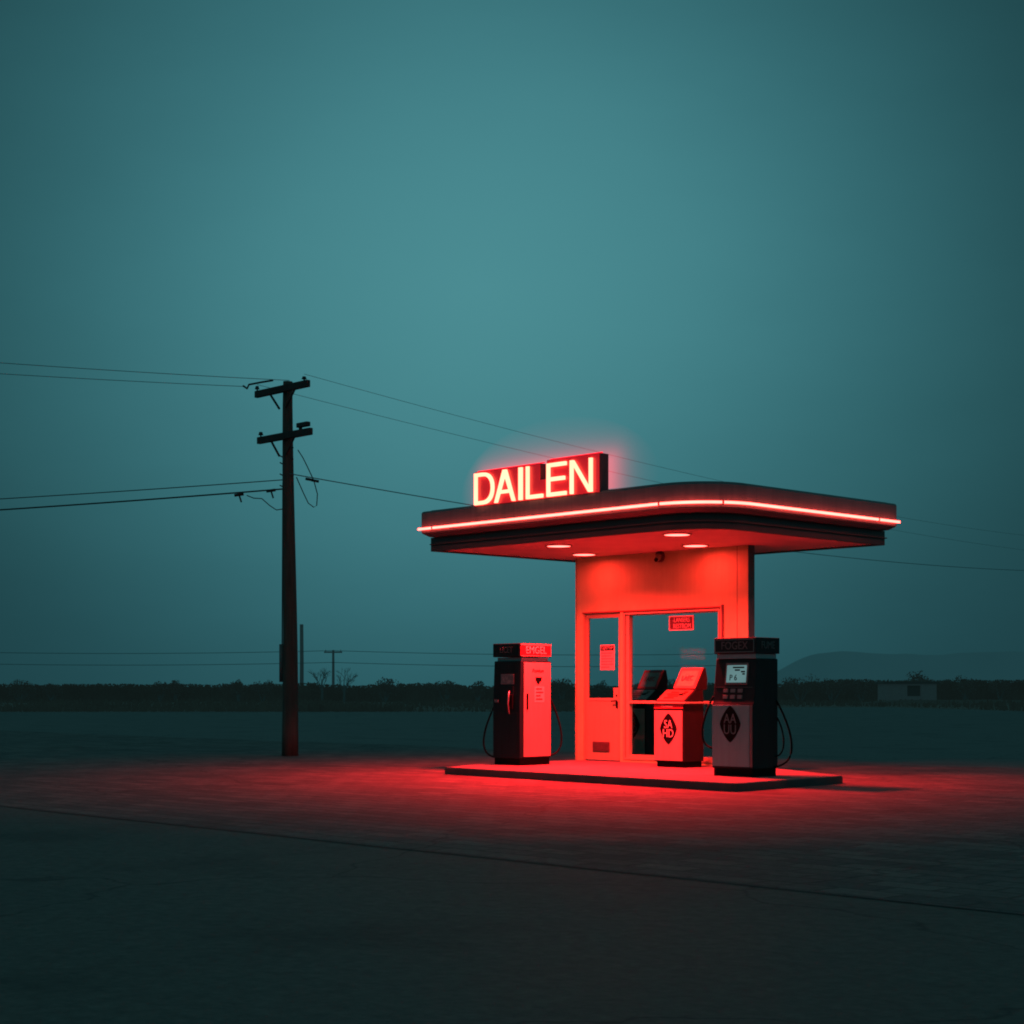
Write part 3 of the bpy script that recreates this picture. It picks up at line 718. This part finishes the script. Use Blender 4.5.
def wire(name, label, p0, p1, sag, r, m, group):
    p0, p1 = Vector(p0), Vector(p1); pts = []
    for i in range(41):
        t = i/40; p = p0.lerp(p1, t); p.z -= sag*4*t*(1-t); pts.append(p)
    o = MB().tube(pts, r, 6).build(name, m, None)
    return tag(o, label, 'overhead wire', group)
G = 'overhead wires at the utility pole'
wire('overhead_wire', 'upper of the two thin wires running right from the top crossarm of the pole', PW(.72, -.155, 8.26), (27.4, 79.5, 8.5), 0.62, .0045, M['thin_cable'], G)
wire('overhead_wire', 'lower of the two thin wires running right from the top crossarm of the pole', PW(-1.02, -.155, 8.26), (26.2, 80.7, 8.0), .45, .0048, M['thin_cable'], G)
wire('overhead_wire', 'thick dark cable running right from below the lower crossarm to behind the canopy', PW(.12, -.1, 6.17), (27, 80, 7.1), .52, .011, M['thin_cable'], G)
wire('overhead_wire', 'upper of the two faint wires running left from the top of the pole', PW(-.02, 0, 8.24), (-30, 21.5, 8.2), .36, .0065, M['thin_cable'], G)
wire('overhead_wire', 'lower of the two faint wires running left from the tip of the top crossarm', PW(-1.5, -.155, 8.28), (-30.6, 22.0, 7.95), .34, .0065, M['thin_cable'], G)
wire('overhead_wire', 'thinner upper one of the two low cables running left from the pole', PW(-.10, -.08, 6.06), (-40, 47, 6.1), .32, .011, M['cable'], G)
wire('overhead_wire', 'thicker lowest cable with clamps running left from the pole', PW(-.12, -.08, 5.86), (-40.2, 47, 5.75), .36, .018, M['cable'], G)

# ------------------------------------------------------------------ far poles and wires
fp1 = thing('far_pole', 'short plain post rising behind the tall wooden utility pole', 'post', (-27.1, 216, 0))
M['farwood'] = mat('far_pole_wood', (.03, .04, .04), .9); air_glow(M['farwood'], (.006, .016, .018))
MB().tube([(0, 0, 0), (.03, 0, 5), (0, 0, 9.7)], .27, 10, .23).build('shaft', M['farwood'], fp1)
MB().box((-.2, -.3, 9.71), (.2, .3, 9.9)).build('cap', M['farwood'], fp1)
fp2 = thing('far_pole', 'tiny far utility pole with a single crossarm on the horizon among bare trees', 'utility pole', (-22.7, 213, 0))
MB().tube([(0, 0, 0), (0, 0, 6.5)], .20, 8, .14).build('shaft', M['farwood'], fp2)
MB().box((-1.15, -.22, 6.16), (1.15, -.08, 6.34)).build('crossarm', M['farwood'], fp2)
for x in (-.95, 0, .95): MB().tube([(x, -.15, 6.35), (x, -.15, 6.55)], .05, 6).build('insulator', M['farwood'], fp2)
for k, (y, z, nm) in enumerate(((212.85, 6.45, 'faint far wire along the horizon at the top of the tiny pole'), (212.7, 4.95, 'faint far wire along the horizon halfway down the tiny pole'))):
    wire('distant_wire', nm+', left span', (-22.7, y, z), (-78, y+6, z+.1), .35, .035, M['thin_cable'], 'wires along the horizon')
    wire('distant_wire', nm+', right span', (-22.7, y, z), (34, y+4, z-.2), .40, .035, M['thin_cable'], 'wires along the horizon')

# ------------------------------------------------------------------ far vegetation
def leaf(mb, c, s, rnd):
    n = Vector((rnd.uniform(-1, 1), rnd.uniform(-1, 1), rnd.uniform(-.6, 1))).normalized()
    t = n.orthogonal().normalized(); t = Matrix.Rotation(rnd.uniform(0, 6.28), 3, n) @ t; b = n.cross(t)
    mb.quad([c+t*s, c+b*s*.5, c-t*s, c-b*s*.5])
rnd = random.Random(11)
hg = MB()
for i in range(24000):
    x = rnd.uniform(-110, 110)
    hh = 2.1+.42*noise.noise(Vector((x*.13, 0, 0)))+.22*noise.noise(Vector((x*.5, 4, 0)))+.18*noise.noise(Vector((x*1.7, 7, 0)))
    if x > 30: hh += .5*min(1, (x-30)/10)
    z = max(.1, hh*(1-.5*rnd.random()**1.6))
    leaf(hg, Vector((x, 207+rnd.uniform(-2.5, 2.5), z)), rnd.uniform(.08, .24), rnd)
for i in range(-450, 451):                               # dense inner wood of the hedge
    x = i*.25
    h = 1.86+.42*noise.noise(Vector((x*.13, 0, 0)))+.26*noise.noise(Vector((x*.5, 4, 0)))+.22*noise.noise(Vector((x*1.7, 7, 0)))+.16*rnd.random()-.06
    if x > 30: h += .5*min(1, (x-30)/10)
    hg.box((x, 206.2+.3*rnd.random(), 0), (x+.249, 207.8, h))
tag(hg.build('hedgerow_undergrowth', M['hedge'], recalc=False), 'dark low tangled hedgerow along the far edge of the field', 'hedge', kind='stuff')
sb = MB()
for i in range(13000):
    y = 111.5+95*rnd.random()**1.7; x = rnd.uniform(-.36*y, .36*y)
    dens = noise.noise(Vector((x*.12, y*.05, 3)))
    if dens < -.15 and rnd.random() < .7: continue
    if 13 < x < 34 and y < 143: continue
    c = Vector((x, y, 0)); h = rnd.uniform(.12, .42)*(1+.7*dens); a = rnd.uniform(0, 3.14); d = Vector((math.cos(a), math.sin(a), 0))*h*.35
    tip = c+Vector((rnd.uniform(-.1, .1), rnd.uniform(-.1, .1), h))
    sb.quad([c-d, c+d, tip+d*.4, tip-d*.4])
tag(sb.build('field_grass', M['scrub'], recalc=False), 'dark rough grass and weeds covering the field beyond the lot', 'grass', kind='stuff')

def bush(label, x, y, w, h, n=900):
    t = thing('bush', label, 'bush', (x, y, 0), 0, 'dark bushes along the horizon')
    h = 2.2+(h-2.1)*.95; w *= 1.3
    c = MB(); s = MB()
    lobes = [(rnd.uniform(-.32, .32)*w, rnd.uniform(-.3, .3)*w, h*rnd.uniform(.34, .62), rnd.uniform(.22, .36)) for _ in range(7)]
    for lx, ly, lz, lr in lobes:
        s.tube([(lx*.15, ly*.15, 0), (lx*.6, ly*.6, lz*.5), (lx, ly, lz)], .06, 5, .02)
        for _ in range(n//7):
            v = Vector((rnd.gauss(0, 1), rnd.gauss(0, 1), rnd.gauss(0, 1))).normalized()*rnd.random()**.4
            leaf(c, Vector((lx+v.x*lr*w, ly+v.y*lr*w, max(.1, lz+v.z*lr*h*.9))), rnd.uniform(.08, .20), rnd)
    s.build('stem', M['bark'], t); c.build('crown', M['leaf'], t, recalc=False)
def HX(px, y): return (px-512)/1677*y
bush('wide low bush at the far left end of the horizon', HX(20, 201), 201, 2.6, 3.1)
bush('round bush on the horizon second from the left end', HX(52, 202), 202, 1.8, 3.2)
bush('bush on the horizon halfway between the picture edge and the utility pole', HX(160, 202), 202, 1.5, 3.2)
bush('loose bush just right of the one halfway to the utility pole', HX(175, 203), 203, 1.5, 3.1)
bush('taller bush on the horizon just left of the utility pole', HX(239, 201), 201, 1.7, 3.5)
bush('low bush on the horizon between the taller bush and the utility pole', HX(263, 202), 202, 1.9, 3.0)
bush('broad bare-topped bush on the horizon between pole and left pump', HX(385, 202), 202, 2.6, 3.6)
bush('low bush on the horizon left of the left pump', HX(445, 202), 202, 2.2, 3.0)
bush('small bush on the horizon near the left pump', HX(478, 203), 203, 1.5, 3.2)
bush('bush seen in the gap between left pump and kiosk', HX(563, 202), 202, 2.2, 3.5)
bush('bush seen through the glass of the kiosk door', HX(601, 202), 202, 1.8, 3.4)
bush('thick bush seen through the kiosk window', HX(672, 202), 202, 3.0, 3.2)
bush('bush at the foot of the hill nearest the right pump', HX(800, 204), 204, 3.0, 3.7)
bush('spiky bush at the foot of the hill right of the pump', HX(832, 204), 204, 2.6, 3.5)
bush('bush left of the small hut', HX(862, 204), 204, 2.4, 3.2)
bush('bush rising behind the roof of the small hut', HX(918, 208), 208, 2.6, 4.5)
bush('low bush right of the small hut', HX(966, 204), 204, 2.4, 3.6)
bush('bush at the far right end of the horizon', HX(1000, 204), 204, 2.6, 3.4)

def bare_tree(label, x, y, h, seed):
    r = random.Random(seed); t = thing('bare_tree', label, 'tree', (x, y, 0), 0, 'bare trees by the tiny pole')
    tr = MB(); cr = MB()
    tr.tube([(0, 0, 0), (.05, 0, h*.25), (-.02, .03, h*.42)], .16, 7, .09); tr.build('trunk', M['bark'], t)
    def grow(p, d, l, rad, k):
        q = p+d*l; cr.tube([p, p.lerp(q, .5)+Vector((r.uniform(-.06, .06), 0, .03))*l, q], rad, 4, rad*.55)
        if k == 0: return
        for _ in range(3 if k > 1 else 4):
            nd = (d+Vector((r.uniform(-.8, .8), r.uniform(-.8, .8), r.uniform(-.15, .55)))).normalized()
            grow(p.lerp(q, r.uniform(.55, 1)), nd, l*r.uniform(.55, .78), rad*.55, k-1)
    for _ in range(5):
        a = r.uniform(0, 6.28); grow(Vector((0, 0, h*r.uniform(.2, .42))), Vector((.55*math.cos(a), .55*math.sin(a), .9)).normalized(), h*.24, .055, 3)
    cr.build('crown', M['bark'], t, recalc=False)
bare_tree('bare tree with thin twigs just left of the tiny far pole', HX(322, 199), 199, 5.4, 3)
bare_tree('bare tree with thin twigs just right of the tiny far pole', HX(344, 201), 201, 5.0, 8)

# ------------------------------------------------------------------ hut
hut = thing('small_hut', 'small pale flat-roofed hut with one dark opening at the foot of the hills', 'hut', (HX(911, 190), 190, 0))
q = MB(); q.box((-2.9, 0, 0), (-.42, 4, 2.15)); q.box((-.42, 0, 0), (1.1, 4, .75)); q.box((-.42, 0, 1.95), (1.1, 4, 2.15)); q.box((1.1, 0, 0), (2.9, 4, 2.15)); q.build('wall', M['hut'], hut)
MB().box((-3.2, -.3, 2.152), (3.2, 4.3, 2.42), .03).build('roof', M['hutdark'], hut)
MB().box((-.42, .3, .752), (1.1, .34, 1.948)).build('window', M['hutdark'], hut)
MB().box((1.15, -.08, 0), (1.42, -.002, 2.14)).build('pillar', M['hut'], hut)
bk = MB(); prev = None
for i in range(0, 60):                                   # low grassy bank in front of the hut
    x = 33+i*1.2; h = .55*min(1, i/6)+.12*noise.noise(Vector((x*.3, 0, 0)))
    cur = [bk.bm.verts.new((x, 165, 0)), bk.bm.verts.new((x, 172, max(.02, h*.8))), bk.bm.verts.new((x, 186, 0))]
    if prev:
        for a, b_ in ((0, 1), (1, 2)): bk.bm.faces.new([prev[a], cur[a], cur[b_], prev[b_]])
    prev = cur
tag(bk.build('grass_bank', M['hedge']), None, kind='structure')

# ------------------------------------------------------------------ painted glow of the sign
hz = bpy.data.materials.new('sign_glow_volume'); hz.use_nodes = True
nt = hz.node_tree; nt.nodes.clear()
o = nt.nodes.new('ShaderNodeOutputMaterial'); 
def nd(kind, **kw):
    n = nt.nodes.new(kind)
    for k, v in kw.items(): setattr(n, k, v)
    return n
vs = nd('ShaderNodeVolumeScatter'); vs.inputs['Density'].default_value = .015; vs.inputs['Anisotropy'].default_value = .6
# emission painted as the sign's glow, fading with distance from the box (object coordinates, metres)
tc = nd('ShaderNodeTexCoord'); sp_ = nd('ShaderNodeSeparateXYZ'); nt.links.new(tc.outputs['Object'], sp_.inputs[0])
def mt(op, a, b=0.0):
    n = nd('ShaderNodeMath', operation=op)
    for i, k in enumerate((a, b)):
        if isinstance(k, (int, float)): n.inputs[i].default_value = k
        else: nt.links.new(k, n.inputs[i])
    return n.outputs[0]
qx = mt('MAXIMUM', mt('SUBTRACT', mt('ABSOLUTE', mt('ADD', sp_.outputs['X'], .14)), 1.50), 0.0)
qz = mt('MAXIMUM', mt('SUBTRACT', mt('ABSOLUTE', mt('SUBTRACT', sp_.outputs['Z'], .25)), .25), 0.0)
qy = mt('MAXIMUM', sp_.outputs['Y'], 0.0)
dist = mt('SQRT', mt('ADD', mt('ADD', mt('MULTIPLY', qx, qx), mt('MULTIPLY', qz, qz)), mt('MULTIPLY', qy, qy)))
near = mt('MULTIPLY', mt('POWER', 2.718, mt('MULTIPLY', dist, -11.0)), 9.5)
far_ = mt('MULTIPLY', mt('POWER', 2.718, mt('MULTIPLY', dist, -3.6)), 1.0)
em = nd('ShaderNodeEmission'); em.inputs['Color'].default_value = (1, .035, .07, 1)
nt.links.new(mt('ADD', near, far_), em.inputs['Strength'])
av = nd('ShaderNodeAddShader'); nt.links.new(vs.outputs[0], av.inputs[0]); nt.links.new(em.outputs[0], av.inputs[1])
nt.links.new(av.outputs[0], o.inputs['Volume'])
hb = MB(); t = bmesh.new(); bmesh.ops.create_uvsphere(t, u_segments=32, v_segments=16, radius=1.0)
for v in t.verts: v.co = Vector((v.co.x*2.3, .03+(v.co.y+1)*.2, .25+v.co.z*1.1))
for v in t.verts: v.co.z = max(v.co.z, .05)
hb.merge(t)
HZ = hb.build('sign_glow', hz)
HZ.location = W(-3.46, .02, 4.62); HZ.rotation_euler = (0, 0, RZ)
tag(HZ, 'red glow painted as an emissive volume behind the rooftop sign', 'sign_glow', kind='stuff')

# ------------------------------------------------------------------ sky and lights
world = bpy.data.worlds.new('World'); sc.world = world; world.use_nodes = True
nt = world.node_tree; N, L = nt.nodes, nt.links; N.clear()
out = N.new('ShaderNodeOutputWorld'); bg = N.new('ShaderNodeBackground'); L.new(bg.outputs[0], out.inputs[0])
tc = N.new('ShaderNodeTexCoord')
sky = N.new('ShaderNodeTexSky'); sky.sky_type = 'NISHITA'; sky.sun_disc = False
SUN_EL, SUN_AZ = R(3), R(-175)
sky.sun_elevation = SUN_EL; sky.sun_rotation = SUN_AZ; sky.air_density = 2.0; sky.dust_density = 3.0
sx = N.new('ShaderNodeSeparateXYZ'); L.new(tc.outputs['Generated'], sx.inputs[0])
def math_(op, a, b=None, c=None):
    n = N.new('ShaderNodeMath'); n.operation = op
    for i, k in enumerate((a, b, c)):
        if k is None: continue
        if isinstance(k, (int, float)): n.inputs[i].default_value = k
        else: L.new(k, n.inputs[i])
    return n.outputs[0]
az = math_('ARCTAN2', sx.outputs['X'], sx.outputs['Y'])
el = math_('ARCSINE', sx.outputs['Z'])
da = math_('DIVIDE', math_('SUBTRACT', az, R(-1.2)), R(19))
de = math_('DIVIDE', math_('SUBTRACT', el, R(13.5)), R(16.0))
rr = math_('SQRT', math_('ADD', math_('MULTIPLY', da, da), math_('MULTIPLY', de, de)))
# slow cloud unevenness
cn = N.new('ShaderNodeTexNoise'); cn.inputs['Scale'].default_value = 3.0; cn.inputs['Detail'].default_value = 5; cn.inputs['Roughness'].default_value = .55
cm_ = N.new('ShaderNodeMapping'); cm_.inputs['Scale'].default_value = (1, 1, 3.0)
L.new(tc.outputs['Generated'], cm_.inputs[0]); L.new(cm_.outputs[0], cn.inputs['Vector'])
rr = math_('ADD', rr, math_('MULTIPLY', math_('SUBTRACT', cn.outputs['Fac'], .5), .16))
rp = N.new('ShaderNodeValToRGB'); L.new(math_('DIVIDE', rr, 2.0), rp.inputs['Fac'])
rp.color_ramp.interpolation = 'B_SPLINE'
els = rp.color_ramp.elements
els[0].position = 0.0; els[0].color = (.072, .262, .292, 1)
els[1].position = 1.0; els[1].color = (.034, .120, .136, 1)
for p, c in ((.18, (.058, .222, .252)), (.32, (.035, .146, .170)), (.45, (.021, .090, .106)), (.58, (.012, .052, .062)), (.72, (.013, .052, .060))):
    e = els.new(p); e.color = (*c, 1)
mx = N.new('ShaderNodeMix'); mx.data_type = 'RGBA'; mx.blend_type = 'ADD'; mx.inputs['Factor'].default_value = 1
sm = N.new('ShaderNodeMix'); sm.data_type = 'RGBA'; sm.blend_type = 'MULTIPLY'; sm.inputs['Factor'].default_value = 1
sm.inputs['B'].default_value = (.0005, .0022, .0020, 1)
L.new(sky.outputs[0], sm.inputs['A'])
L.new(rp.outputs['Color'], mx.inputs['A']); L.new(sm.outputs['Result'], mx.inputs['B'])
L.new(mx.outputs['Result'], bg.inputs['Color']); bg.inputs['Strength'].default_value = 1.0

sun = bpy.data.lights.new('dusk_sun', 'SUN'); sun.energy = .02; sun.angle = R(25); sun.color = (.6, .9, 1.0)
so = bpy.data.objects.new('dusk_sun', sun); col.objects.link(so)
so.rotation_euler = (R(60), 0, R(5))

# ------------------------------------------------------------------ camera
cam = bpy.data.cameras.new('camera'); co = bpy.data.objects.new('camera', cam); col.objects.link(co)
co.location = (0, 0, 1.45); co.rotation_euler = (R(90), 0, 0)
cam.sensor_width = 36; cam.lens = 58.96; cam.shift_y = 178/1024; cam.clip_start = .1; cam.clip_end = 20000
sc.camera = co
sc.view_settings.view_transform = 'Standard'; sc.view_settings.look = 'None'; sc.view_settings.exposure = 0; sc.view_settings.gamma = 1
sc.render.engine = 'CYCLES'
sc.cycles.use_denoising = True
sc.cycles.pixel_filter_type = 'BLACKMAN_HARRIS'; sc.cycles.filter_width = 1.9
sc.cycles.max_bounces = 8; sc.cycles.volume_bounces = 1; sc.cycles.sample_clamp_indirect = 20
